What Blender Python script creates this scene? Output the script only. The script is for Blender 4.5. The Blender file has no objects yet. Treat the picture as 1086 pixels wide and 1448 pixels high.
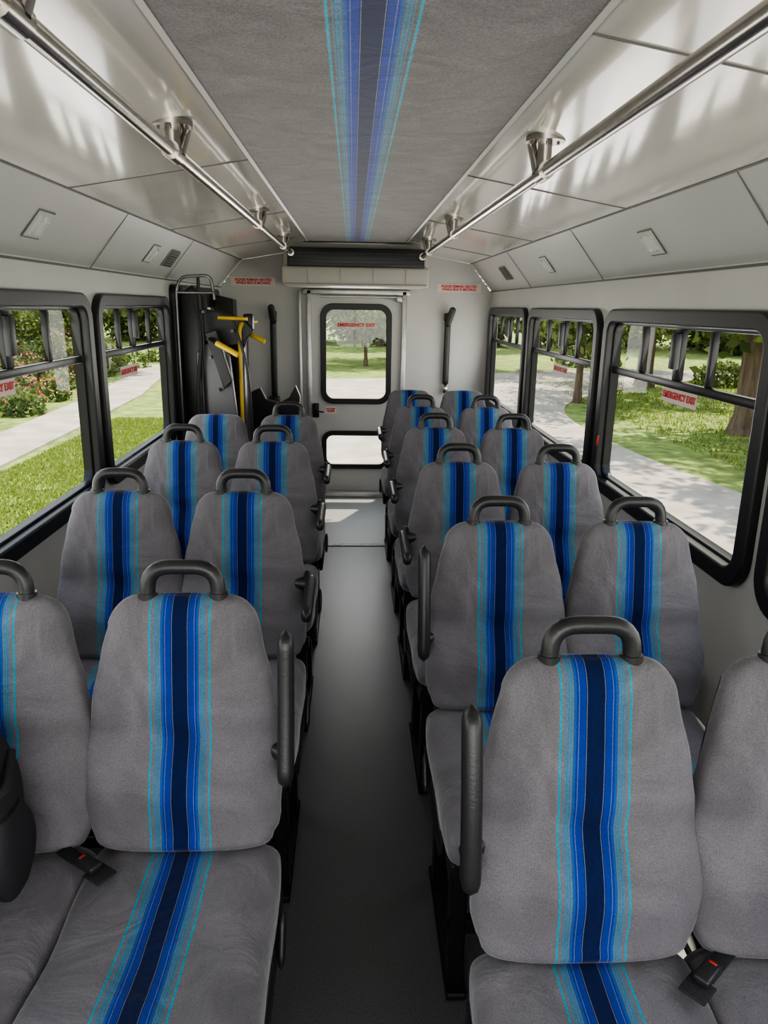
import bpy, bmesh, math, random
import numpy as np
from mathutils import Vector, Matrix
random.seed(4); rng=np.random.default_rng(4)
S=bpy.context.scene; COL=S.collection
H=1.64; W=1.13; YB=6.5; YF=-1.1; G=-.75
CX=-.03
# ---------------------------------------------------------------- materials
def nmat(name):
    m=bpy.data.materials.new(name); m.use_nodes=True
    nt=m.node_tree; b=nt.nodes['Principled BSDF']
    return m,nt,b
def L(nt,a,b): nt.links.new(a,b)
def simple(name,col,rough=.5,metal=0,noise=0,nscale=20,bump=0,bscale=60,coat=0,spec=.5,stretch=None,bdist=.02):
    m,nt,b=nmat(name)
    b.inputs['Base Color'].default_value=(*col,1); b.inputs['Roughness'].default_value=rough
    b.inputs['Metallic'].default_value=metal; b.inputs['Coat Weight'].default_value=coat
    b.inputs['Coat Roughness'].default_value=.08
    b.inputs['Specular IOR Level'].default_value=spec
    tc=nt.nodes.new('ShaderNodeTexCoord')
    src=tc.outputs['Object']
    if stretch:
        mp=nt.nodes.new('ShaderNodeMapping'); mp.inputs['Scale'].default_value=stretch; L(nt,src,mp.inputs[0]); src=mp.outputs[0]
    if noise:
        n=nt.nodes.new('ShaderNodeTexNoise'); n.inputs['Scale'].default_value=nscale; n.inputs['Detail'].default_value=6
        L(nt,src,n.inputs['Vector'])
        r=nt.nodes.new('ShaderNodeValToRGB'); r.color_ramp.elements[0].position=.3; r.color_ramp.elements[1].position=.7
        r.color_ramp.elements[0].color=(*[c*(1-noise) for c in col],1); r.color_ramp.elements[1].color=(*[min(1,c*(1+noise)) for c in col],1)
        L(nt,n.outputs['Fac'],r.inputs[0]); L(nt,r.outputs[0],b.inputs['Base Color'])
    if bump:
        n=nt.nodes.new('ShaderNodeTexNoise'); n.inputs['Scale'].default_value=bscale; n.inputs['Detail'].default_value=2.5
        L(nt,src,n.inputs['Vector'])
        bp=nt.nodes.new('ShaderNodeBump'); bp.inputs['Strength'].default_value=bump; bp.inputs['Distance'].default_value=bdist
        L(nt,n.outputs['Fac'],bp.inputs['Height']); L(nt,bp.outputs[0],b.inputs['Normal'])
    return m
def fabric(name,hw,g=(.142,.134,.144),k=1.0,spk=.20,nsc=480):
    m,nt,b=nmat(name)
    tc=nt.nodes.new('ShaderNodeTexCoord'); sx=nt.nodes.new('ShaderNodeSeparateXYZ'); L(nt,tc.outputs['Object'],sx.inputs[0])
    ab=nt.nodes.new('ShaderNodeMath'); ab.operation='ABSOLUTE'; L(nt,sx.outputs[0],ab.inputs[0])
    dv=nt.nodes.new('ShaderNodeMath'); dv.operation='DIVIDE'; dv.inputs[1].default_value=hw*1.25; L(nt,ab.outputs[0],dv.inputs[0])
    navy=(.004,.010,.052); roy=(.007,.032,.235); lt=(.12,.15,.24); mid=(.012,.08,.27); st=(.038,.16,.265); cy=(.012,.24,.34)
    st_=[(0,navy),(.24,lt),(.26,navy),(.28,roy),(.46,lt),(.48,roy),(.54,mid),(.62,g),(.645,st),(.71,g),(.73,st),(.79,g),(.82,st),(.845,g),(.93,cy),(1.0,g)]
    if k!=1: st_=[(p,tuple(q*k for q in c) if c is not g else g) for p,c in st_]; navy=tuple(q*k for q in navy)
    r=nt.nodes.new('ShaderNodeValToRGB'); cr=r.color_ramp; cr.interpolation='CONSTANT'
    cr.elements[0].position=0; cr.elements[0].color=(*navy,1); cr.elements[1].position=st_[1][0]/1.25; cr.elements[1].color=(*st_[1][1],1)
    for p,c in st_[2:]:
        e=cr.elements.new(p/1.25); e.color=(*c,1)
    L(nt,dv.outputs[0],r.inputs[0])
    n=nt.nodes.new('ShaderNodeTexNoise'); n.inputs['Scale'].default_value=nsc; n.inputs['Detail'].default_value=3; L(nt,tc.outputs['Object'],n.inputs['Vector'])
    mr=nt.nodes.new('ShaderNodeMapRange'); mr.inputs[1].default_value=.32; mr.inputs[2].default_value=.68; mr.inputs[3].default_value=1-spk; mr.inputs[4].default_value=1+spk; L(nt,n.outputs['Fac'],mr.inputs[0])
    n2=nt.nodes.new('ShaderNodeTexNoise'); n2.inputs['Scale'].default_value=6; n2.inputs['Detail'].default_value=5; n2.inputs['Distortion'].default_value=1.6; L(nt,tc.outputs['Object'],n2.inputs['Vector'])
    mr2=nt.nodes.new('ShaderNodeMapRange'); mr2.inputs[1].default_value=.3; mr2.inputs[2].default_value=.7; mr2.inputs[3].default_value=.82; mr2.inputs[4].default_value=1.18; L(nt,n2.outputs['Fac'],mr2.inputs[0])
    mu=nt.nodes.new('ShaderNodeMath'); mu.operation='MULTIPLY'; L(nt,mr.outputs[0],mu.inputs[0]); L(nt,mr2.outputs[0],mu.inputs[1])
    vm=nt.nodes.new('ShaderNodeVectorMath'); vm.operation='SCALE'; L(nt,r.outputs[0],vm.inputs[0]); L(nt,mu.outputs[0],vm.inputs['Scale'])
    L(nt,vm.outputs[0],b.inputs['Base Color'])
    b.inputs['Roughness'].default_value=.9; b.inputs['Specular IOR Level'].default_value=.15
    b.inputs['Sheen Weight'].default_value=.3; b.inputs['Sheen Roughness'].default_value=.35
    bp=nt.nodes.new('ShaderNodeBump'); bp.inputs['Strength'].default_value=.15; bp.inputs['Distance'].default_value=.001; L(nt,n.outputs['Fac'],bp.inputs['Height'])
    bp2=nt.nodes.new('ShaderNodeBump'); bp2.inputs['Strength'].default_value=.6 if k==1 else .12; bp2.inputs['Distance'].default_value=.02; L(nt,n2.outputs['Fac'],bp2.inputs['Height']); L(nt,bp.outputs[0],bp2.inputs['Normal'])
    L(nt,bp2.outputs[0],b.inputs['Normal'])
    return m
FAB=fabric('seat_fabric',.060)
CARP=fabric('ceiling_carpet',.078,(.128,.122,.127),1.3,.3,260)
BLK=simple('black_plastic',(.018,.018,.019),.38,bump=.05,bscale=200)
RUB=simple('black_rubber',(.010,.010,.011),.42)
BMET=simple('black_steel',(.016,.016,.018),.35,metal=.3)
CHR=simple('brushed_steel',(.46,.43,.39),.22,metal=1,noise=.1,nscale=30)
ALU=simple('aluminium',(.5,.5,.5),.35,metal=.8,noise=.1,nscale=15)
WALL=simple('wall_panel_vinyl',(.52,.515,.495),.42,noise=.04,nscale=3,bump=.04,bscale=3)
GLOSS=simple('glossy_panel',(.54,.52,.475),.14,noise=.05,nscale=2,bump=.22,bscale=2.0,coat=.6)
LOWP=simple('cove_panel',(.46,.46,.445),.33,noise=.04,nscale=2,bump=.1,bscale=2.5)
SEAM=simple('panel_seam',(.14,.135,.13),.6)
TRIM=simple('trim_grey',(.45,.45,.43),.4)
CREAM=simple('cream_plastic',(.45,.435,.39),.4)
YEL=simple('yellow_paint',(.58,.38,.015),.4)
RED=simple('red_plastic',(.5,.02,.01),.4)
STK=simple('sticker_white',(.72,.58,.54),.5)
RTX=simple('sticker_red',(.55,.015,.01),.5)
LENS=simple('lamp_lens',(.55,.55,.52),.12,bump=.3,bscale=120,coat=.5)
GSTL=simple('grey_steel',(.09,.09,.095),.4,metal=.5)
DSTL=simple('dark_steel_tube',(.16,.155,.15),.3,metal=.9)
FLOOR=simple('floor_rubber',(.088,.088,.085),.38,noise=.35,nscale=230,bump=.12,bscale=260,bdist=.005)
FLR2=simple('floor_rubber_lit',(.27,.27,.26),.36,noise=.2,nscale=230,bump=.12,bscale=260,bdist=.005)  # floor rubber with the rear light reflection put into its colour; trim shares it
NYL=simple('black_nylon',(.012,.012,.014),.75,noise=.3,nscale=300,bump=.3,bscale=300,bdist=.003)
def glassmat():
    m=bpy.data.materials.new('window_glass'); m.use_nodes=True; nt=m.node_tree
    for n in list(nt.nodes): nt.nodes.remove(n)
    o=nt.nodes.new('ShaderNodeOutputMaterial'); t=nt.nodes.new('ShaderNodeBsdfTransparent'); t.inputs[0].default_value=(.9,.91,.88,1)
    g=nt.nodes.new('ShaderNodeBsdfGlossy'); g.inputs['Roughness'].default_value=.02
    mx=nt.nodes.new('ShaderNodeMixShader'); mx.inputs[0].default_value=.04
    L(nt,t.outputs[0],mx.inputs[1]); L(nt,g.outputs[0],mx.inputs[2]); L(nt,mx.outputs[0],o.inputs[0]); return m
GLASS=glassmat()
def leafmat(name,cols):
    m,nt,b=nmat(name)
    g=nt.nodes.new('ShaderNodeNewGeometry'); r=nt.nodes.new('ShaderNodeValToRGB')
    cr=r.color_ramp; cr.elements[0].color=(*cols[0],1); cr.elements[1].color=(*cols[-1],1)
    for i,c in enumerate(cols[1:-1]): e=cr.elements.new((i+1)/(len(cols)-1)); e.color=(*c,1)
    L(nt,g.outputs['Random Per Island'],r.inputs[0]); L(nt,r.outputs[0],b.inputs['Base Color']); b.inputs['Roughness'].default_value=.6
    tr=nt.nodes.new('ShaderNodeBsdfTranslucent'); L(nt,r.outputs[0],tr.inputs[0])
    mx=nt.nodes.new('ShaderNodeMixShader'); mx.inputs[0].default_value=.45
    L(nt,b.outputs[0],mx.inputs[1]); L(nt,tr.outputs[0],mx.inputs[2]); L(nt,mx.outputs[0],nt.nodes['Material Output'].inputs[0])
    return m
LEAF=leafmat('leaf_green',[(.05,.085,.018),(.11,.165,.035),(.20,.25,.065),(.33,.35,.13)])
LEAF2=leafmat('shrub_green',[(.055,.095,.022),(.13,.19,.05),(.25,.28,.1)])
BLADE=leafmat('grass_blade',[(.12,.18,.02),(.23,.30,.045),(.36,.39,.10)])
FLW=leafmat('flower_petals',[(.65,.05,.09),(.75,.22,.28),(.75,.12,.05),(.8,.45,.15),(.8,.65,.6)])
BARK=simple('bark',(.15,.105,.072),.9,noise=.4,nscale=12,bump=.8,bscale=14,stretch=(1,1,.25))
GRASS=simple('grass_ground',(.20,.26,.055),.9,noise=.45,nscale=3.0,bump=.8,bscale=30)
CONC=simple('concrete',(.42,.36,.30),.85,noise=.22,nscale=1.6,bump=.2,bscale=30)
# ---------------------------------------------------------------- helpers
def link(ob,parent=None):
    COL.objects.link(ob)
    if parent is not None: ob.parent=parent
    return ob
def group(name,loc=(0,0,0)):
    e=bpy.data.objects.new(name,None); e.empty_display_size=.1; e.location=loc; COL.objects.link(e); return e
def smooth(me,v=True): 
    me.polygons.foreach_set('use_smooth',[v]*len(me.polygons))
def mk(name,verts,faces,mat,parent=None,sm=False):
    me=bpy.data.meshes.new(name); me.from_pydata([tuple(v) for v in verts],[],faces); me.update()
    if mat: me.materials.append(mat)
    smooth(me,sm); return link(bpy.data.objects.new(name,me),parent)
def autosm(me,ang=35):
    smooth(me,True); me.set_sharp_from_angle(angle=math.radians(ang))
def box(name,lo,hi,mat,parent=None,bev=0,rot=None,seg=2):
    bm=bmesh.new(); bmesh.ops.create_cube(bm,size=1)
    c=[(a+b)/2 for a,b in zip(lo,hi)]; s=[abs(b-a) for a,b in zip(lo,hi)]
    for v in bm.verts: v.co=Vector((v.co.x*s[0],v.co.y*s[1],v.co.z*s[2]))
    if bev: bmesh.ops.bevel(bm,geom=bm.edges[:]+bm.verts[:],offset=min(bev,min(s)*.48),segments=seg,profile=.5,affect='EDGES')
    if rot is not None:
        bmesh.ops.transform(bm,matrix=rot.to_4x4(),verts=bm.verts)
    for v in bm.verts: v.co+=Vector(c)
    bmesh.ops.recalc_face_normals(bm,faces=bm.faces)
    me=bpy.data.meshes.new(name); bm.to_mesh(me); bm.free(); me.materials.append(mat)
    if bev: autosm(me,50)
    return link(bpy.data.objects.new(name,me),parent)
def rpath(pts,rad,closed=False,n=6):
    pts=[Vector(p) for p in pts]; out=[]; N=len(pts)
    for i,p in enumerate(pts):
        if not closed and (i==0 or i==N-1): out.append(p); continue
        a=pts[i-1]; b=pts[(i+1)%N]; da=(a-p); db=(b-p)
        r=min(rad,da.length*.49,db.length*.49); A=p+da.normalized()*r; B=p+db.normalized()*r
        for k in range(n+1):
            t=k/n; out.append(A*(1-t)**2+p*2*t*(1-t)+B*t*t)
    return out
def curvemesh(cu,name,mat,parent,fn=None,sm=True):
    ob=bpy.data.objects.new('tmpc',cu); COL.objects.link(ob)
    dg=bpy.context.evaluated_depsgraph_get(); me=bpy.data.meshes.new_from_object(ob.evaluated_get(dg)); 
    bpy.data.objects.remove(ob); bpy.data.curves.remove(cu)
    if fn:
        for v in me.vertices: v.co=fn(v.co)
    me.materials.clear(); me.materials.append(mat); me.name=name
    if sm: autosm(me,40)
    else: smooth(me,False)
    return link(bpy.data.objects.new(name,me),parent)
def tube(name,pts,r,mat,parent=None,closed=False,rad=0,res=5):
    if rad: pts=rpath(pts,rad,closed)
    cu=bpy.data.curves.new('c','CURVE'); cu.dimensions='3D'; cu.bevel_depth=r; cu.bevel_resolution=res; cu.use_fill_caps=True
    sp=cu.splines.new('POLY'); sp.points.add(len(pts)-1)
    for i,p in enumerate(pts): sp.points[i].co=(*p,1)
    sp.use_cyclic_u=closed
    return curvemesh(cu,name,mat,parent)
def rrect(u0,v0,u1,v1,r,n=7):
    out=[]
    for (cx,cy,a0) in ((u1-r,v1-r,0),(u0+r,v1-r,90),(u0+r,v0+r,180),(u1-r,v0+r,270)):
        for k in range(n+1):
            a=math.radians(a0+90*k/n); out.append((cx+r*math.cos(a),cy+r*math.sin(a)))
    return out
def plate(name,loops,th,fn,mat,parent=None,bev=0):
    cu=bpy.data.curves.new('c','CURVE'); cu.dimensions='2D'; cu.fill_mode='BOTH'; cu.extrude=th/2; cu.bevel_depth=bev; cu.bevel_resolution=2
    for lp in loops:
        sp=cu.splines.new('POLY'); sp.points.add(len(lp)-1)
        for i,p in enumerate(lp): sp.points[i].co=(p[0],p[1],0,1)
        sp.use_cyclic_u=True
    return curvemesh(cu,name,mat,parent,fn,sm=bev>0)
def side(x0): return lambda c: Vector((x0+c.z,c.x,c.y))
def back(y0): return lambda c: Vector((c.x,y0-c.z,c.y))
def loft(name,rings,mat,parent=None,sm=True,caps=True):
    n=len(rings[0]); V=[p for r in rings for p in r]; F=[]
    for i in range(len(rings)-1):
        for j in range(n):
            a=i*n+j; b=i*n+(j+1)%n; F.append((a,b,b+n,a+n))
    if caps: F.append(tuple(range(n-1,-1,-1))); F.append(tuple(range((len(rings)-1)*n,len(rings)*n)))
    o=mk(name,V,F,mat,parent,sm)
    bm=bmesh.new(); bm.from_mesh(o.data); bmesh.ops.recalc_face_normals(bm,faces=bm.faces); bm.to_mesh(o.data); bm.free()
    if sm: autosm(o.data,60)
    return o
def sring(a,b,n=36,e=3.2):
    o=[]
    for k in range(n):
        t=2*math.pi*k/n; c=math.cos(t); s=math.sin(t)
        o.append((a*math.copysign(abs(c)**(2/e),c),b*math.copysign(abs(s)**(2/e),s)))
    return o
def text(name,s,size,mat,parent,origin,ex,ey):
    cu=bpy.data.curves.new('t','FONT'); cu.body=s; cu.size=size; cu.align_x='CENTER'; cu.align_y='CENTER'; cu.extrude=.0006; cu.offset=size*.03; cu.space_line=.9
    ob=bpy.data.objects.new('t',cu); COL.objects.link(ob)
    dg=bpy.context.evaluated_depsgraph_get(); me=bpy.data.meshes.new_from_object(ob.evaluated_get(dg)); bpy.data.objects.remove(ob)
    ex=Vector(ex); ey=Vector(ey); ez=ex.cross(ey); o=Vector(origin)
    for v in me.vertices: v.co=o+ex*v.co.x+ey*v.co.y+ez*(v.co.z+.002)
    me.materials.clear(); me.materials.append(mat); return link(bpy.data.objects.new(name,me),parent)
def sticker(name,s,size,w,h,parent,origin,ex,ey,bg=True):
    ex=Vector(ex); ey=Vector(ey); o=Vector(origin)
    if bg: mk(name+'_backing',[o-ex*w/2-ey*h/2,o+ex*w/2-ey*h/2,o+ex*w/2+ey*h/2,o-ex*w/2+ey*h/2],[(0,1,2,3)],STK,parent)
    text(name+'_text',s,size,RTX,parent,o,ex,ey)
# ---------------------------------------------------------------- room shell
TOPL=H+.025; TOPR=H-.004; BOT=H-.80
winsR=[(-.95,.44),(.52,1.92),(2.0,3.41),(3.5,4.93),(5.02,6.38)]
winsL=[(-.95,.30),(.38,1.74),(1.82,3.2),(3.28,4.57)]
wl=plate('wall_left',[[(YF,0),(YB,0),(YB,H+.14),(YF,H+.14)]]+[rrect(a+.02,BOT+.02,b-.02,TOPL-.02,.08) for a,b in winsL]+[rrect(4.82,.86,6.1,TOPL-.02,.06)],.05,side(-W-.025),WALL)
wr=plate('wall_right',[[(YF,0),(YB,0),(YB,H+.14),(YF,H+.14)]]+[rrect(a+.02,BOT+.02,b-.02,TOPR-.02,.08) for a,b in winsR],.05,side(W+.025),WALL)
DW=.40
prof=[(-W,0),(W,0),(W,H+.13),(.95,H+.35),(.36,H+.45),(-.36,H+.45),(-.95,H+.35),(-W,H+.13)]
wb=plate('wall_back',[prof,[(-DW,.02),(DW,.02),(DW,H+.12),(-DW,H+.12)]],.05,back(YB+.025),WALL)
wf=plate('wall_front',[prof,rrect(-1.0,.75,1.0,H+.2,.1)],.05,back(YF-.025),WALL)
fl=box('floor',(-W-.05,YF-.05,-.06),(W+.05,5.03,0),FLOOR)
box('rear_floor',(-W-.05,5.03,-.06),(W+.05,YB+.05,0),FLR2,fl)
g=box('trim_1',(-W+.02,5.00,0),(W-.02,5.05,.006),FLR2,None,.002)
for i in range(30):
    x=-.35+i*.024; tube('rivet_%d'%i,[(x,5.022,.005),(x,5.022,.0095)],.007,STK,g,res=3)
box('edge_bead',(-W+.02,4.995,0),(W-.02,5.000,.005),SEAM,g)
ce=box('ceiling',(-.362,YF,H+.45),(.362,5.78,H+.475),CARP)
def strip(name,x0,z0,x1,z1,y0,y1,th,mat,parent,nx=1,ny=1):
    d=Vector((x1-x0,0,z1-z0)).normalized(); n=Vector((-d.z,0,d.x)); 
    if n.z<0: n=-n
    V=[Vector((x0,y0,z0)),Vector((x1,y0,z1)),Vector((x1,y1,z1)),Vector((x0,y1,z0))]; V+= [v+n*th for v in V]
    o=mk(name,V,[(0,1,2,3),(7,6,5,4),(0,4,5,1),(1,5,6,2),(2,6,7,3),(3,7,4,0)],mat,parent)
    bm=bmesh.new(); bm.from_mesh(o.data); bmesh.ops.recalc_face_normals(bm,faces=bm.faces); bm.to_mesh(o.data); bm.free(); return o
for s in (-1,1):
    n='left' if s<0 else 'right'
    strip('upper_panel_'+n,s*.355,H+.451,s*.955,H+.35,YF,YB,.02,GLOSS,ce)
    strip('cove_panel_'+n,s*.95,H+.352,s*(W+.01),H+.128,YF,YB,.02,LOWP,ce)
    strip('carpet_edge_'+n,s*.355,H+.447,s*.366,H+.443,YF,5.74,.004,TRIM,ce)
    strip('seam_long_'+n,s*.946,H+.349,s*.952,H+.346,YF,YB,.003,SEAM,ce)
    strip('wall_top_seam_'+n,s*(W-.007),H+.133,s*(W-.003),H+.126,YF,YB,.003,SEAM,ce)
    for y in ((1.25,2.62,4.0,5.3) if s<0 else (1.4,2.82,4.25,5.5)):
        strip('seam_cross_%s_%d'%(n,int(y*10)),s*.37,H+.445,s*.95,H+.348,y,y+.004,.003,SEAM,ce)
    for y in ((1.9,3.3,4.6) if s<0 else (2.03,3.55,5.0)):
        strip('seam_cove_%s_%d'%(n,int(y*10)),s*.952,H+.347,s*(W-.002),H+.128,y,y+.004,.003,SEAM,ce)
    strip('rear_ceiling_'+n,0,H+.45,s*.36,H+.45,5.78,YB,.02,GLOSS,ce)
# ---------------------------------------------------------------- windows
def window(n,s,a,b,z0,z1,stick=None):
    x=s*W; gp=group('window_%d'%n); 
    plate('frame',[rrect(a,z0,b,z1,.10),rrect(a+.045,z0+.045,b-.045,z1-.04,.065)],.03,side(x-s*.008),RUB,gp,.008)
    plate('inner_sash',[rrect(a+.035,z0+.035,b-.035,z1-.03,.07),rrect(a+.062,z0+.06,b-.062,z1-.055,.05)],.03,side(x+s*.02),BMET,gp,.004)
    zb=z1-.27
    box('transom_bar',(x-.012+s*.015,a+.05,zb),(x+.012+s*.015,b-.05,zb+.03),BMET,gp,.004)
    w=b-a
    for f,t in ((.30,.028),(.47,.05),(.72,.028)):
        y=a+w*f; box('slider_stile',(x-.01+s*.018,y,zb+.03),(x+.012+s*.018,y+t,z1-.05),BMET,gp,.003)
    y=a+w*.47; box('slider_latch',(x-s*.02,y-.012,zb+.07),(x+s*.005,y+.03,zb+.2),BLK,gp,.006)
    box('frame_clip',(x-s*.03,a+w*.3,z0+.03),(x-s*.012,a+w*.3+.04,z0+.045),BLK,gp,.003)
    box('frame_clip_2',(x-s*.03,a+w*.7,z0+.03),(x-s*.012,a+w*.7+.04,z0+.045),BLK,gp,.003)
    V=[(x+s*.02,a+.05,z0+.05),(x+s*.02,b-.05,z0+.05),(x+s*.02,b-.05,z1-.045),(x+s*.02,a+.05,z1-.045)]
    mk('glass',V,[(0,1,2,3)],GLASS,gp)
    if s>0 and n==3: tube('release_cord',[(x-s*.024,b-.05,z0+.24),(x-s*.03,b-.055,z0+.21),(x-s*.024,b-.04,z0+.18)],.0045,RED,gp,rad=.02)
    if stick:
        ex=(0,-1,0) if s>0 else (0,1,0)
        sticker('exit_sign','EMERGENCY EXIT',.034,.29,.055,gp,(x+s*.012,stick[0],stick[1]),ex,(0,0,1))
    return gp
k=1
for i,(a,b) in enumerate(winsR):
    window(k,1,a,b,BOT,TOPR,{2:(2.64,H-.30),3:(4.22,H-.33)}.get(i)); k+=1
for i,(a,b) in enumerate(winsL):
    window(k,-1,a,b,BOT,TOPL,{2:(2.37,H-.27),3:(3.80,H-.33)}.get(i)); k+=1
gp=group('door_1')
plate('frame',[rrect(4.68,.05,6.24,H+.10,.05),rrect(4.76,.13,6.16,H+.02,.05)],.03,side(-W+.012),BMET,gp,.006)
plate('window_gasket',[rrect(4.80,.84,5.42,TOPL,.07),rrect(4.85,.89,5.37,TOPL-.05,.05)],.03,side(-W+.008),RUB,gp,.006)
plate('window_gasket_2',[rrect(5.48,.84,6.12,TOPL,.07),rrect(5.53,.89,6.07,TOPL-.05,.05)],.03,side(-W+.008),RUB,gp,.006)
box('mullion',(-W-.04,5.40,.84),(-W+.01,5.50,TOPL),BMET,gp)
gp=group('door_2')
plate('leaf',[[(-DW+.01,.03),(DW-.01,.03),(DW-.01,H+.11),(-DW+.01,H+.11)],rrect(-.28,H-.80,.28,H-.01,.08),rrect(-.28,.26,.28,.56,.07)],.04,back(YB+.01),WALL,gp)
plate('upper_gasket',[rrect(-.30,H-.82,.295,H+.01,.10),rrect(-.262,H-.782,.258,H-.03,.07)],.02,back(YB-.015),RUB,gp,.005)
plate('lower_gasket',[rrect(-.295,.245,.295,.575,.09),rrect(-.262,.278,.262,.542,.06)],.02,back(YB-.015),RUB,gp,.005)
for s in (-1,1): box('jamb',(s*DW-.02,YB-.05,0),(s*DW+.02,YB+.01,H+.12),ALU,gp,.006)
box('jamb_angle',(-DW-.085,YB-.075,0),(-DW-.06,YB-.001,H+.11),ALU,gp,.003)
box('header',(-DW-.05,YB-.05,H+.085),(DW+.05,YB+.01,H+.13),ALU,gp,.006)
box('sill',(-DW-.02,YB-.12,0),(DW+.02,YB+.01,.045),ALU,gp,.006)
tube('closer_rod',[(-.3,YB-.07,H+.07),(.36,YB-.07,H+.07)],.012,ALU,gp)
box('closer_block',(.33,YB-.1,H+.03),(.38,YB-.02,H+.08),ALU,gp,.008)
box('latch_case',(-DW+.03,YB-.07,.70),(-DW+.08,YB-.01,.82),BMET,gp,.006)
tube('latch_handle',[(-DW+.06,YB-.08,.76),(-DW+.12,YB-.09,.75)],.007,BLK,gp)
mk('glass_upper',[(-.27,YB+.01,H-.79),(.27,YB+.01,H-.79),(.27,YB+.01,H-.02),(-.27,YB+.01,H-.02)],[(0,1,2,3)],GLASS,gp)
mk('glass_lower',[(-.27,YB+.01,.27),(.27,YB+.01,.27),(.27,YB+.01,.55),(-.27,YB+.01,.55)],[(0,1,2,3)],GLASS,gp)
sticker('exit_sign','EMERGENCY EXIT',.040,.34,.052,gp,(0,YB-.002,H-.16),(1,0,0),(0,0,1))
sticker('notice','NO STEP\nALARM',.02,.1,.07,gp,(-.22,YB-.012,.70+.06),(1,0,0),(0,0,1))
for s in (-1,1):
    gp=group('notice_sign'); sticker('notice','PLEASE REMAIN SEATED\nWHILE BUS IS MOVING',.028,.37,.07,gp,(s*.86,YB-.004,H+.18 if s<0 else H+.155),(1,0,0),(0,0,1))
gp=group('window_10'); plate('frame',[rrect(-1.03,.72,1.03,H+.23,.12),rrect(-.97,.78,.97,H+.17,.1)],.03,back(YF+.01),RUB,gp,.008)
box('center_post',(-.02,YF-.02,.76),(.02,YF+.02,H+.2),RUB,gp,.004)
# rear AC unit
gp=group('rear_air_conditioner')
box('housing',(-.555,5.72,H+.135),(.53,YB-.005,H+.275),CREAM,gp,.02,seg=3)
box('upper_housing',(-.545,5.80,H+.27),(.52,YB-.005,H+.445),CREAM,gp,.01)
box('intake_grille',(-.51,5.70,H+.27),(.49,5.80,H+.40),BLK,gp,.006)
for i in range(4): box('intake_slat',(-.50,5.695,H+.29+i*.024),(.48,5.705,H+.296+i*.024),RUB,gp)
for i in (-3,-1,1,3): box('housing_rib',(i*.12-.003,5.714,H+.15),(i*.12+.003,5.722,H+.262),CREAM,gp,.001)
box('housing_lip',(-.54,5.705,H+.135),(.515,5.73,H+.152),CREAM,gp,.006)
# ---------------------------------------------------------------- grab rails
def rail(s,ys,xx,zz):
    gp=group('grab_rail'); x=s*xx; z=H+zz
    tube('rail',[(x,-.9,z),(x,5.685,z)],.0175,CHR,gp,res=8)
    for y in ys:
        zt=H+.45-(xx-.36)*.17
        tube('collar',[(x,y-.04,z),(x,y+.04,z)],.0225,CHR,gp,res=8)
        tube('stanchion',[(x,y,z),(x,y,zt-.004)],.019,CHR,gp,res=7)
        tube('stanchion_side',[(x-s*.014,y+.012,z),(x-s*.03,y+.03,zt-.004)],.012,CHR,gp)
        tube('flange',[(x,y,zt-.010),(x,y,zt+.004)],.052,CHR,gp,res=10)
        for dx,dy in ((.035,0),(-.035,0),(0,.035),(0,-.035)): tube('screw',[(x+dx,y+dy,zt-.015),(x+dx,y+dy,zt-.007)],.004,SEAM,gp,res=3)
    tube('end_flange',[(x,5.67,z),(x,5.69,z)],.024,CHR,gp,res=8)
rail(-1,(.2,1.12,2.05,3.78,5.1),.48,.362); rail(1,(.35,2.12,3.95,5.2),.472,.348)
# ---------------------------------------------------------------- cove lamps and grilles
cd=Vector((W-.95,0,.128-.352)).normalized()
def cove_fix(kind,s,y,w=.125,h=.10):
    gp=group(kind); c=Vector((s*1.045,y,H+.236)); u=Vector((s*cd.x,0,cd.z)); nrm=Vector((-s*abs(cd.z),0,-abs(cd.x)))
    def P(a,b,t): return c+Vector((0,1,0))*a+u*b+nrm*t
    def slab(name,a0,b0,a1,b1,t0,t1,mat,ins=0):
        V=[P(a0,b0,t0),P(a1,b0,t0),P(a1,b1,t0),P(a0,b1,t0),P(a0+ins,b0+ins,t1),P(a1-ins,b0+ins,t1),P(a1-ins,b1-ins,t1),P(a0+ins,b1-ins,t1)]
        o=mk(name,V,[(3,2,1,0),(4,5,6,7),(0,1,5,4),(1,2,6,5),(2,3,7,6),(3,0,4,7)],mat,gp)
        bm=bmesh.new(); bm.from_mesh(o.data); bmesh.ops.recalc_face_normals(bm,faces=bm.faces); bm.to_mesh(o.data); bm.free()
    if kind=='courtesy_lamp':
        slab('gasket',-w/2-.003,-h/2-.003,w/2+.003,h/2+.003,-.001,.002,SEAM)
        slab('bezel',-w/2,-h/2,w/2,h/2,-.001,.005,LOWP,.004)
        slab('lens_a',-w/2+.014,-h/2+.014,0,h/2-.014,.005,.010,LENS,.008); slab('lens_b',0,-h/2+.014,w/2-.014,h/2-.014,.005,.012,LENS,.008)
    else:
        slab('bezel',-w/2,-h/2,w/2,h/2,-.001,.006,SEAM,.003)
        for i in range(7):
            b=-h/2+.012+i*(h-.024)/6; slab('louvre_%d'%i,-w/2+.008,b-.003,w/2-.008,b+.003,.006,.011,BLK)
for s,ys in ((-1,(-.2,1.2,2.6,4.0)),(1,(-.2,1.3,2.8,4.3))):
    for y in ys: cove_fix('courtesy_lamp',s,y)
cove_fix('speaker_grille',-1,4.4,.2,.11); cove_fix('speaker_grille',1,5.45,.2,.11)
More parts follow.
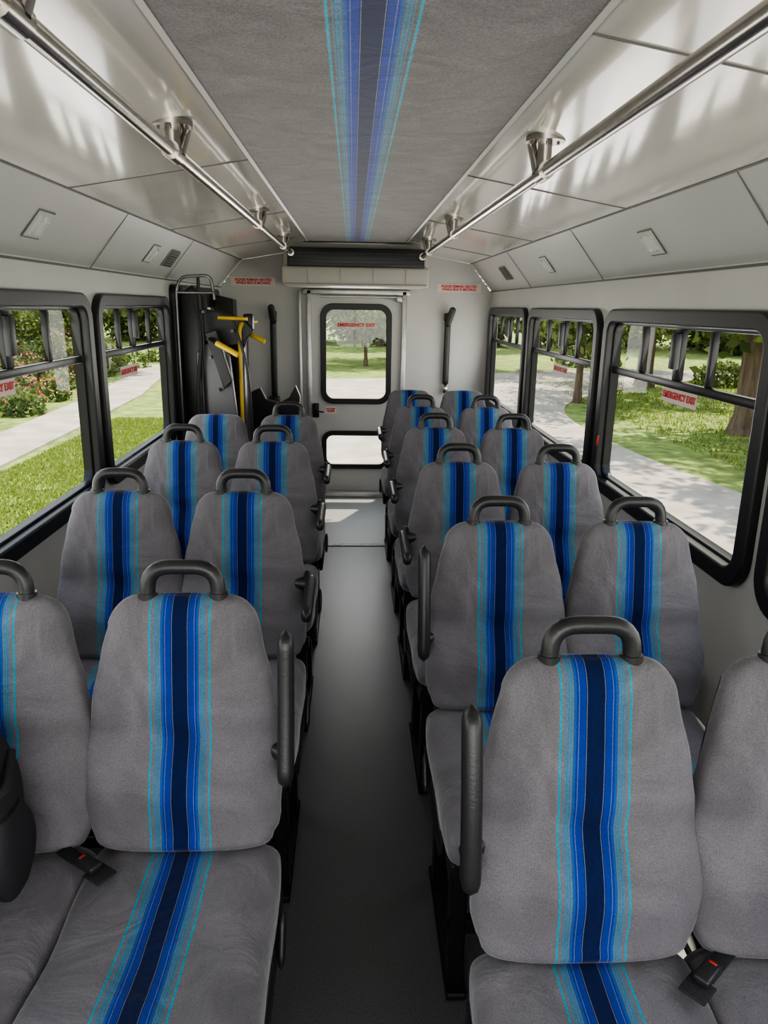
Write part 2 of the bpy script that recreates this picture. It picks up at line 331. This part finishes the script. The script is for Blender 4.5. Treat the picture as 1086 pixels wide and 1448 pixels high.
# ---------------------------------------------------------------- seats
ZS=.582; HG=.492
def build_seat_meshes():
    hgt=HG
    def hw(h):
        P=[(0,.180),(.05,.193),(.13,.1975),(.22,.193),(.32,.177),(.42,.153),(.50,.132)]
        for (a,b),(c,d) in zip(P,P[1:]):
            if h<=c: 
                t=(h-a)/(c-a); return b+(d-b)*t
        return P[-1][1]
    def th(h): return .056-.016*(h/hgt)
    def cy(h): return .056+.09*(h/hgt)-.018*math.exp(-((h-.12)/.06)**2)+.012*math.exp(-((h-.225)/.03)**2)
    rings=[]
    r=.055
    for k in range(8):
        a=math.radians(-90+13*k); h=.03+.03*math.sin(a)
        w=hw(0)-.03+.03*math.cos(a); d=th(0)*(.25+.75*math.cos(a))
        rings.append([(x,y+cy(0),h+ZS-.01) for x,y in sring(w,d,44)])
    for h in np.linspace(.035,hgt-r,24): rings.append([(x+.0012*math.sin(h*60+y*40),y+cy(h)+.0018*math.sin(x*38+h*31),h+ZS) for x,y in sring(hw(h),th(h),44)])
    for k in range(1,11):
        a=math.radians(9*k); h=hgt-r+r*math.sin(a)
        w=hw(hgt-r)-r*1.0+r*math.cos(a)-.004*math.sin(a); d=th(hgt-r)*(.12+.88*math.cos(a))
        rings.append([(x,y+cy(h),h+ZS+.006*(1-(x/.14)**2)*math.sin(a)) for x,y in sring(w,d,44)])
    o=loft('backrest',rings,FAB); bk=o.data; bpy.data.objects.remove(o)
    rings=[]; 
    ys=[(-.455,.30),(-.452,.5),(-.446,.68),(-.434,.82),(-.415,.93),(-.38,1),(-.34,1),(-.3,1),(-.25,1),(-.2,1),(-.15,1),(-.1,1),(-.05,1),(0,1),(.04,.96),(.06,.8),(.065,.4)]
    for y,f in ys:
        w=.193*(.93+.07*f) if f<1 else .193+.002*math.sin((y+.4)*22)
        t=(y+.455)/.52; z=ZS-.070-.010*t+.008*math.exp(-((y+.36)/.06)**2)-.012*math.sin(math.pi*t)
        rings.append([(x,y,zz+z+(.004*(abs(x)/.19)**2)+.002*math.sin(x*45+y*30)) for x,zz in sring(w,.078*f,48,e=3.6)])
    o=loft('cushion',rings,FAB); cu=o.data; bpy.data.objects.remove(o)
    def T(o): 
        me=o.data; bpy.data.objects.remove(o); return me
    zt=ZS+hgt; yt=cy(hgt)
    hd=T(tube('handle',[(-.071,yt-.004,zt-.03),(-.068,yt+.002,zt+.062),(.068,yt+.002,zt+.062),(.071,yt-.004,zt-.03)],.0152,BLK,None,rad=.045,res=7))
    cups=[T(tube('handle_socket',[(s*.0705,yt-.003,zt-.02),(s*.070,yt-.001,zt+.010)],.019,BLK,None,res=6)) for s in (-1,1)]
    bm=bmesh.new()
    def addbox(lo,hi):
        r_=bmesh.ops.create_cube(bm,size=1); 
        for v in r_['verts']: v.co=Vector([(a+b)/2+v.co[i]*(b-a) for i,(a,b) in enumerate(zip(lo,hi))])
    q=ZS-.535
    addbox((-.172,-.40,.355+q),(.172,.10,.385+q)); addbox((-.172,-.37,.31+q),(-.14,.06,.355+q)); addbox((.14,-.37,.31+q),(.172,.06,.355+q))
    addbox((-.16,-.33,.0),(-.12,-.28,.34+q)); addbox((.12,-.33,.0),(.16,-.28,.34+q)); addbox((-.16,.0,.0),(-.12,.05,.34+q)); addbox((.12,.0,.0),(.16,.05,.34+q))
    addbox((-.165,-.36,.0),(-.115,.08,.02)); addbox((.115,-.36,.0),(.165,.08,.02)); addbox((-.16,-.32,.16),(.16,-.29,.2))
    me=bpy.data.meshes.new('base_frame'); 
    bmesh.ops.bevel(bm,geom=bm.edges[:],offset=.004,segments=1,affect='EDGES'); bm.to_mesh(me); bm.free(); me.materials.append(BMET)
    rings=[]
    for h in np.linspace(.0,.43,9): rings.append([(x,y+cy(h)+.040,h+ZS+.01) for x,y in sring(hw(h)-.02,th(h)*.55)])
    sh=T(loft('rear_shell',rings,BLK))
    return bk,cu,hd,cups,me,sh,yt
BK,CU,HD,CUPS,BASE,SHELL,YT=build_seat_meshes()
def paddle(name,p0,p1,wx,wn,nrm,parent,mat=BLK,bow=0):
    p0=Vector(p0); p1=Vector(p1); d=(p1-p0); Ln=d.length; d.normalize(); n=Vector(nrm); x=d.cross(n).normalized(); n=x.cross(d)
    R=[]
    for k in range(25):
        t=k/24; e=min(t,1-t)*Ln; f=math.sqrt(max(0,1-max(0,1-e/.03)**2)) if e<.03 else 1
        f=max(f,.12); c=p0+d*(Ln*t)+x*bow*math.sin(math.pi*t)
        R.append([tuple(c+x*a+n*b) for a,b in sring(wx*f,wn*f,20,2.6)])
    return loft(name,R,mat,parent)
def seat(x,yh,aisle=0,arm='down',handle=True):
    e=group('passenger_seat',(x,yh-YT,0))
    for n,me in (('backrest',BK),('cushion',CU),('base_frame',BASE),('rear_shell',SHELL)): link(bpy.data.objects.new(n,me),e)
    if handle:
        link(bpy.data.objects.new('handle',HD),e)
        for c in CUPS: link(bpy.data.objects.new('handle_socket',c),e)
    if aisle:
        s=aisle; ax=s*.209
        if arm=='up':
            paddle('armrest',(ax,.0,.735),(ax,.07,1.035),.024,.0165,(s,0,0),e,bow=.008)
            tube('armrest_pivot',[(s*.17,.085,.77),(ax,.05,.77)],.017,BLK,e)
        else:
            paddle('armrest',(ax,.10,.81),(ax,-.19,.80),.016,.022,(0,0,1),e)
            paddle('armrest_bracket',(ax-s*.012,.12,.83),(ax-s*.012,.0,.745),.02,.010,(s,0,0),e)
            tube('armrest_pivot',[(s*.165,.085,.80),(ax,.07,.80)],.02,BLK,e)
        box('side_cover',(s*.174 if s>0 else s*.192,-.30,.37),(s*.192 if s>0 else s*.174,.07,.45),BLK,e,.012)
        paddle('recline_lever',(s*.203,-.10,.40),(s*.203,-.05,.49),.014,.008,(s,0,0),e)
    return e
XA,XW=.366,.742
for y,a in ((1.40,'up'),(2.25,'down'),(3.13,'down'),(3.92,'down')):
    seat(-XA,y,1,a); seat(-XW,y,0,handle=(y<3.9))
for y,a in ((1.12,'up'),(1.93,'up'),(2.73,'down'),(3.55,'down'),(4.32,'down')):
    seat(XA+.004,y,-1,a); seat(XW+.006,y,0)
seat(XA,5.2,-1,'down',False); seat(XW,5.2,0,handle=False)
def buckle(x,y,z,a):
    gp=group('seat_belt_buckle',(x,y,z)); gp.rotation_euler=(0,0,math.radians(a))
    box('webbing',(-.014,-.02,-.004),(.014,.07,.000),NYL,gp,.001)
    box('webbing_tail',(-.022,-.07,-.006),(.022,-.025,-.001),NYL,gp,.002)
    box('body',(-.014,-.040,-.003),(.014,.012,.012),BLK,gp,.005,seg=3)
    box('button',(-.007,.002,.009),(.007,.007,.0130),RED,gp,.0015)
buckle(-.545,1.225,.593,55); buckle(.565,.955,.593,-50)
# backpack
gp=group('backpack',(-.797,1.15,.579))
R=[]
for t in np.linspace(0,1,17):
    f=math.sin(math.pi*min(1,(t*.9+.08)))**.35 if t<.5 else math.sin(math.pi*(t*.92+.04))**.45
    R.append([(x+.008*math.sin(t*7),y+.03*t-.01*math.sin(t*9),.01+.40*t) for x,y in sring(.165*f,.10*f,30,3)])
loft('main_compartment',R,NYL,gp)
R=[]
for t in np.linspace(0,1,11):
    f=max(.15,math.sin(math.pi*t))**.3
    R.append([(x,y-.105,.04+.21*t) for x,y in sring(.125*f,.045*f,24,3)])
loft('front_pocket',R,NYL,gp)
R=[]
for t in np.linspace(0,1,9):
    f=max(.15,math.sin(math.pi*t))**.3
    R.append([(x+.155,y,.03+.16*t) for x,y in sring(.03*f,.07*f,20,3)])
loft('side_pocket',R,NYL,gp)
tube('carry_loop',[(-.05,.02,.39),(-.04,.02,.45),(.04,.02,.45),(.05,.02,.39)],.009,NYL,gp,rad=.03)
tube('zip',[(-.12,-.12,.05),(-.115,-.105,.27),(.115,-.105,.27),(.12,-.12,.05)],.004,BLK,gp,rad=.05)
tube('compression_strap',[(.15,-.09,.24),(.178,-.02,.25),(.15,.06,.27)],.008,NYL,gp,rad=.02)
for s,x,z0 in ((-1,-.70,H-.78),(1,.77,H-.66)):
    gp=group('shoulder_belt'); 
    paddle('belt_cover',(x,YB-.04,z0),(x,YB-.05,H-.08),.026,.016,(0,-1,0),gp)
    box('anchor',(x-.03,YB-.08,H-.12),(x+.03,YB-.012,H-.05),BLK,gp,.012)
    paddle('guide',(x-.01*s,YB-.07,H-.16),(x+.04*s*(1 if s>0 else .3),YB-.10,H+.0),.028,.012,(0,-1,0),gp)
    if s<0: box('retractor',(x-.045,YB-.10,z0-.12),(x+.045,YB-.012,z0+.02),BLK,gp,.012)
    else: box('tongue',(x-.02,YB-.06,z0-.06),(x+.02,YB-.03,z0+.0),CHR,gp,.006)
# ---------------------------------------------------------------- wheelchair lift
gp=group('wheelchair_lift')
def slanted(name,pts,y0,y1,mat,bev=.006):
    plate(name,[pts],abs(y1-y0),back((y0+y1)/2),mat,gp,bev)
slanted('front_tower',[(-1.07,.02),(-.90,.02),(-.93,1.0),(-.955,1.35),(-.97,H+.03),(-1.02,H+.09),(-1.08,H+.05),(-1.09,H-.1)],4.80,4.94,BMET,.012)
slanted('rear_tower',[(-1.08,.02),(-.92,.02),(-.95,H+.02),(-1.07,H+.05)],5.90,6.05,BMET,.012)
slanted('lift_arm',[(-.99,H-.50),(-.99,H-.30),(-.90,H-.22),(-.80,H-.32),(-.73,.55),(-.86,.5)],4.72,4.77,GSTL,.006)
slanted('arm_link',[(-.92,H-.18),(-.86,H-.16),(-.78,H-.46),(-.82,H-.5)],4.66,4.70,BMET,.006)
slanted('upper_arm',[(-.95,H-.04),(-.72,H-.09),(-.66,H-.16),(-.72,H-.24),(-.90,H-.26),(-.97,H-.2)],4.80,4.86,BMET,.006)
for x,z in ((-.90,H-.32),(-.86,H-.52),(-.80,.82),(-.93,H-.05),(-.76,H-.16)):
    tube('bolt',[(x,4.65,z),(x,4.74,z)],.010,GSTL,gp,res=5)
box('platform_outer',(-.95,4.98,.12),(-.91,5.88,H-.28),BMET,gp,.01)
box('platform_inner',(-.87,5.0,.12),(-.83,5.86,H-.1),BMET,gp,.01)
for i in range(9): box('platform_slat',(-.827,5.05+i*.09,.2),(-.820,5.09+i*.09,H-.2),BLK,gp,.002)
box('roll_stop',(-.82,4.98,.1),(-.74,5.10,H-.22),BMET,gp,.012)
tube('handrail',[(-.735,4.78,.5),(-.735,4.78,H-.16),(-.72,4.78,H-.12),(-.72,5.5,H-.12)],.012,YEL,gp,rad=.04)
tube('handrail_upper',[(-.86,4.76,H-.085),(-.68,4.74,H-.09)],.011,YEL,gp)
tube('handrail_grip_lower',[(-.83,4.5,H-.225),(-.70,4.46,H-.29)],.016,YEL,gp)
tube('handrail_grip_right',[(-.70,4.9,H-.18),(-.59,4.86,H-.23)],.015,YEL,gp)
tube('grip_link_1',[(-.83,4.5,H-.225),(-.93,4.74,H-.2)],.012,BMET,gp)
tube('grip_link_2',[(-.70,4.9,H-.18),(-.76,5.0,H-.3)],.012,BMET,gp)
box('link_block',(-.72,4.84,H-.16),(-.66,4.92,H-.06),BMET,gp,.012)
tube('hydraulic_hose',[(-.76,4.7,H-.1),(-.68,4.68,H-.35),(-.665,4.72,.9),(-.70,4.75,.5)],.009,RUB,gp,rad=.15)
tube('hydraulic_ram',[(-.86,4.82,H-.3),(-.82,4.82,.4)],.022,CHR,gp)
box('pump_unit',(-1.0,4.95,.1),(-.82,5.1,.7),BMET,gp,.02)
tube('retaining_strap',[(-.97,4.64,H+.0),(-.94,4.64,H-.2),(-.99,4.66,H-.55),(-.97,4.68,.6)],.012,NYL,gp,rad=.2)
slanted('ramp_flap',[(-.78,.35),(-.44,.35),(-.43,.98),(-.455,1.04),(-.50,.96),(-.58,.92),(-.68,.95),(-.72,1.03),(-.78,1.0)],5.6,5.64,BLK,.008)
tube('guard_pole',[(-1.085,4.66,.0),(-1.085,4.66,H+.08),(-1.05,4.66,H+.15),(-.88,4.68,H+.16),(-.865,4.69,H+.02)],.009,DSTL,gp,rad=.04,res=7)
tube('guard_pole_inner',[(-.955,4.68,0),(-.955,4.68,H+.155)],.010,BMET,gp,res=7)
tube('guard_pole_cross',[(-1.085,4.66,H+.06),(-.865,4.68,H+.06)],.008,DSTL,gp)
tube('base_flange',[(-1.085,4.66,0),(-1.085,4.66,.012)],.04,CHR,gp); tube('base_flange_2',[(-.955,4.68,0),(-.955,4.68,.012)],.04,CHR,gp)
box('baseboard_left',(-W,YF,0),(-W+.012,4.6,.09),RUB,None,.003); box('baseboard_right',(W-.012,YF,0),(W,YB,.09),RUB,None,.003)
# ---------------------------------------------------------------- outdoors
gr=mk('ground',[(-90,-40,G),(90,-40,G),(90,130,G),(-90,130,G)],[(0,1,2,3)],GRASS)
dr=rpath([(-2.6,-20,0),(5.7,-20,0),(5.7,7,0),(4.6,13,0),(5.0,19,0),(11,26,0),(24,29,0),(24,31.5,0),(8,30,0),(2,25.5,0),(-5,24.5,0),(-3.0,18,0)],3,True)
plate('driveway',[[(p.x,p.y) for p in dr]],.03,lambda c:Vector((c.x,c.y,G+.015+c.z)),CONC)
sw=[(-6.3,-15),(-5.1,-15),(-5.1,8),(-5.3,14),(-5.6,20),(-7.0,30),(-8.2,30),(-6.8,20),(-6.5,14),(-6.3,8)]
plate('sidewalk',[sw],.04,lambda c:Vector((c.x,c.y,G+.02+c.z)),CONC)
def cards(centers,sizes):
    n=len(centers); a=rng.normal(size=(n,3)); a/=np.linalg.norm(a,axis=1)[:,None]; b=rng.normal(size=(n,3)); b-=a*(a*b).sum(1)[:,None]; b/=np.linalg.norm(b,axis=1)[:,None]
    s=sizes[:,None]; c=centers
    V=np.stack([c-a*s,c+b*s*.55,c+a*s,c-b*s*.55],1).reshape(-1,3)
    F=np.arange(4*n).reshape(-1,4); return V,F
def npmesh(name,parts):
    me=bpy.data.meshes.new(name); V=[];F=[];M=[];o=0
    for i,(v,f,mat) in enumerate(parts):
        V.append(v); F+= [tuple(int(q)+o for q in r) for r in f]; M+=[i]*len(f); o+=len(v); me.materials.append(mat)
    me.from_pydata(np.concatenate(V).tolist(),[],F); me.polygons.foreach_set('material_index',M); me.update(); return me
def trunkparts(hh,r0,branches):
    V=[];F=[]
    def cone(p0,p1,ra,rb,n=9):
        o=len(V); p0=Vector(p0);p1=Vector(p1); d=(p1-p0).normalized(); u=d.orthogonal().normalized(); w=d.cross(u)
        for p,r in ((p0,ra),(p0.lerp(p1,.5)+u*r0*.15,(ra+rb)/2),(p1,rb)):
            for k in range(n):
                a=2*math.pi*k/n; V.append(tuple(p+u*r*math.cos(a)+w*r*math.sin(a)))
        for i in range(2):
            for k in range(n): F.append((o+i*n+k,o+i*n+(k+1)%n,o+(i+1)*n+(k+1)%n,o+(i+1)*n+k))
    cone((0,0,-.1),(0,0,.35),r0*1.5,r0); cone((0,0,.3),(.05,.03,hh*.55),r0,r0*.7)
    for i in range(branches):
        a=2*math.pi*i/branches+random.random()*.6; z=hh*(.38+.17*random.random())
        cone((.03,.02,z),(math.cos(a)*hh*.28,math.sin(a)*hh*.28,z+hh*.25),r0*.45,r0*.12,6)
    cone((.05,.03,hh*.5),(0,0,hh*.85),r0*.7,r0*.15)
    return np.array(V),F
def crown(nc,per,R,zc,zr,size,cl=.6):
    d=rng.normal(size=(nc,3)); d/=np.linalg.norm(d,axis=1)[:,None]; rr=rng.uniform(.35,1,nc)**.6
    C=d*rr[:,None]*np.array([R,R,zr])+np.array([0,0,zc])
    P=np.repeat(C,per,0)+rng.normal(size=(nc*per,3))*cl*np.array([.55,.55,.4])
    return cards(P,rng.uniform(size*.6,size*1.3,len(P)))
def tree_mesh(name,hh,R,r0,zc,zr,nc,per,size):
    tv,tf=trunkparts(hh,r0,6); v,f=crown(nc,per,R,zc,zr,size); return npmesh(name,[(tv,tf,BARK),(v,f,LEAF)])
T1=tree_mesh('maple_tree_mesh',7,3.0,.24,4.4,2.7,70,90,.13)
T2=tree_mesh('young_tree_mesh',5,1.9,.10,3.0,1.7,45,80,.11)
v,f=crown(50,90,1.9,1.3,1.3,.12,.55); v[:,2]=np.abs(v[:,2]); B1=npmesh('bush_mesh',[(v,f,LEAF)])
def inst(name,me,x,y,s=1,parent=None):
    o=bpy.data.objects.new(name,me); o.location=(x,y,G); o.scale=(s,s,s*random.uniform(.9,1.1)); o.rotation_euler=(0,0,random.random()*6.28); link(o,parent); return o
for x,y,s in ((7.9,14.6,1.1),(9.4,24,1.1),(8.4,6.2,1.1),(8.2,10.4,1.0),(16,19,1.2),(6.9,29.5,1.0),(-2.2,33,.95),(2.6,36,1.05),(-13,17,1.1),(-13.5,7,1.1),(-9.5,27,1.1)): inst('shade_tree',T1,x,y,s)
for x,y,s in ((5.9,19.5,1.0),(13.8,14,1.1),(.5,31,.8),(-11,12,1.0),(12,31,1.1)): inst('young_tree',T2,x,y,s)
tl=group('tree_line')
for i in range(24): inst('tree',T1 if i%2==0 else B1,25+random.uniform(-3,3),-4+i*2.2+random.uniform(-.7,.7),random.uniform(1.1,1.5),tl)
for i in range(18): inst('tree',T1 if i%3==0 else B1,-17.5+random.uniform(-2.0,1.5),-4+i*2.6+random.uniform(-.7,.7),random.uniform(.9,1.2),tl)
for i in range(28): inst('tree',T1 if i%2==0 else B1,-30+i*2.3+random.uniform(-.6,.6),49+random.uniform(-4,4),random.uniform(1.1,1.5),tl)
P=[];Q=[]
for i in range(150):
    x=-random.uniform(6.95,11.5); y=random.uniform(1,32); r=random.uniform(.35,.7); h=r*random.uniform(.9,1.35)*(1+(-x-6.9)*.12)
    x=min(x,-6.45-r) if y<20 else x-1.2
    d=rng.normal(size=(260,3)); d/=np.linalg.norm(d,axis=1)[:,None]; d[:,2]=np.abs(d[:,2]); d*=rng.uniform(.6,1.05,(260,1))
    P.append(d*np.array([r,r,h])+np.array([x,y,G]))
    if random.random()<.5:
        d=rng.normal(size=(45,3)); d[:,2]=np.abs(d[:,2])+.4; d/=np.linalg.norm(d,axis=1)[:,None]; Q.append(d*np.array([r,r,h])*1.06+np.array([x,y,G]))
P=np.concatenate(P);Q=np.concatenate(Q)
v1,f1=cards(P,rng.uniform(.05,.10,len(P))); v2,f2=cards(Q,rng.uniform(.035,.06,len(Q)))
link(bpy.data.objects.new('flower_bed',npmesh('flower_bed',[(v1,f1,LEAF2),(v2,f2,FLW)])))
P=[]
for (x,y,r) in ((13.5,23,1.1),(12.2,24.5,.9),(14.6,25,1.2),(17,14,.8),(9.8,32.5,1.0),(11,33,.8),(18,22,1.2),(19,24,1.3),(20,17,1.2),(21,15,1.1),(20,12,1.2),(19,9,1.0)):
    d=rng.normal(size=(900,3)); d/=np.linalg.norm(d,axis=1)[:,None]; d[:,2]=np.abs(d[:,2]); d*=rng.uniform(.7,1.05,(900,1)); P.append(d*np.array([r,r,r*.9])+np.array([x,y,G]))
P=np.concatenate(P); v1,f1=cards(P,rng.uniform(.06,.12,len(P))); link(bpy.data.objects.new('shrub_cluster',npmesh('shrub_cluster',[(v1,f1,LEAF2)])))
def blades(n,x0,x1,y0,y1,h):
    x=rng.uniform(x0,x1,n); y=rng.uniform(y0,y1,n); a=rng.uniform(0,6.28,n); w=h*.16; hh=rng.uniform(.5,1.1,n)*h; lx=rng.normal(0,h*.35,n); ly=rng.normal(0,h*.35,n)
    V=np.stack([np.stack([x-np.cos(a)*w,y-np.sin(a)*w,np.full(n,G)],1),np.stack([x+np.cos(a)*w,y+np.sin(a)*w,np.full(n,G)],1),np.stack([x+lx,y+ly,G+hh],1)],1).reshape(-1,3)
    return V,np.arange(3*n).reshape(-1,3)
a=blades(60000,-5.05,-2.7,.5,16,.055); b=blades(30000,6,14,4,26,.08)
link(bpy.data.objects.new('lawn_grass',npmesh('lawn_grass',[(a[0],a[1],BLADE),(b[0],b[1],BLADE)])))
# ---------------------------------------------------------------- light
w=bpy.data.worlds.new('World'); S.world=w; w.use_nodes=True; nt=w.node_tree; bg=nt.nodes['Background']
tc=nt.nodes.new('ShaderNodeTexCoord'); sx=nt.nodes.new('ShaderNodeSeparateXYZ'); L(nt,tc.outputs['Generated'],sx.inputs[0])
r=nt.nodes.new('ShaderNodeValToRGB'); r.color_ramp.elements[0].position=.0; r.color_ramp.elements[0].color=(1,.985,.94,1); r.color_ramp.elements[1].position=.6; r.color_ramp.elements[1].color=(.68,.8,1,1)
L(nt,sx.outputs[2],r.inputs[0]); L(nt,r.outputs[0],bg.inputs[0]); bg.inputs[1].default_value=1.8
sd=bpy.data.lights.new('sun','SUN'); sd.energy=6.8; sd.angle=math.radians(.9); sd.color=(1,.91,.75)
so=bpy.data.objects.new('sun',sd); so.rotation_euler=Vector((-.21,-.48,-.85)).to_track_quat('-Z','Y').to_euler(); so.location=(5,20,30); COL.objects.link(so)
def area(name,loc,d,sx_,sy_,e,col=(1,.975,.945)):
    ld=bpy.data.lights.new(name,'AREA'); ld.shape='RECTANGLE'; ld.size=sx_; ld.size_y=sy_; ld.energy=e; ld.color=col
    lo=bpy.data.objects.new(name,ld); lo.location=loc; lo.rotation_euler=Vector(d).to_track_quat('-Z','Y').to_euler(); COL.objects.link(lo)
for s,ws in ((1,winsR),(-1,winsL)):
    for a,b in ws: area('window_fill',(s*(W-.03),(a+b)/2,H-.38),(-s,0,.25),b-a-.15,.6,3.9 if a<3 else 4.6)  # added lamps just inside the side windows, tilted up to brighten the ceiling
area('windshield_fill',(0,YF+.06,1.35),(0,1,.05),1.8,.9,18)  # added fill lamp in the windshield opening, brightens cabin and ceiling
area('rear_door_fill',(0,YB-.05,1.25),(0,-1,-.1),.5,.7,5)  # extra fill lamp added just inside the rear door window
cam=bpy.data.cameras.new('camera'); cam.sensor_fit='VERTICAL'; cam.sensor_height=36; cam.lens=36*1050/1448; cam.clip_start=.02; cam.clip_end=400
co=bpy.data.objects.new('camera',cam); COL.objects.link(co)
yaw,pitch,roll=map(math.radians,(2.55,15.5,.95))
M=Matrix.Rotation(-yaw,4,'Z')@Matrix.Rotation(math.pi/2-pitch,4,'X')@Matrix.Rotation(roll,4,'Z')
M.translation=(CX,0,H); co.matrix_world=M; S.camera=co
S.view_settings.view_transform='AgX'; S.view_settings.look='AgX - Medium High Contrast'; S.view_settings.exposure=.55
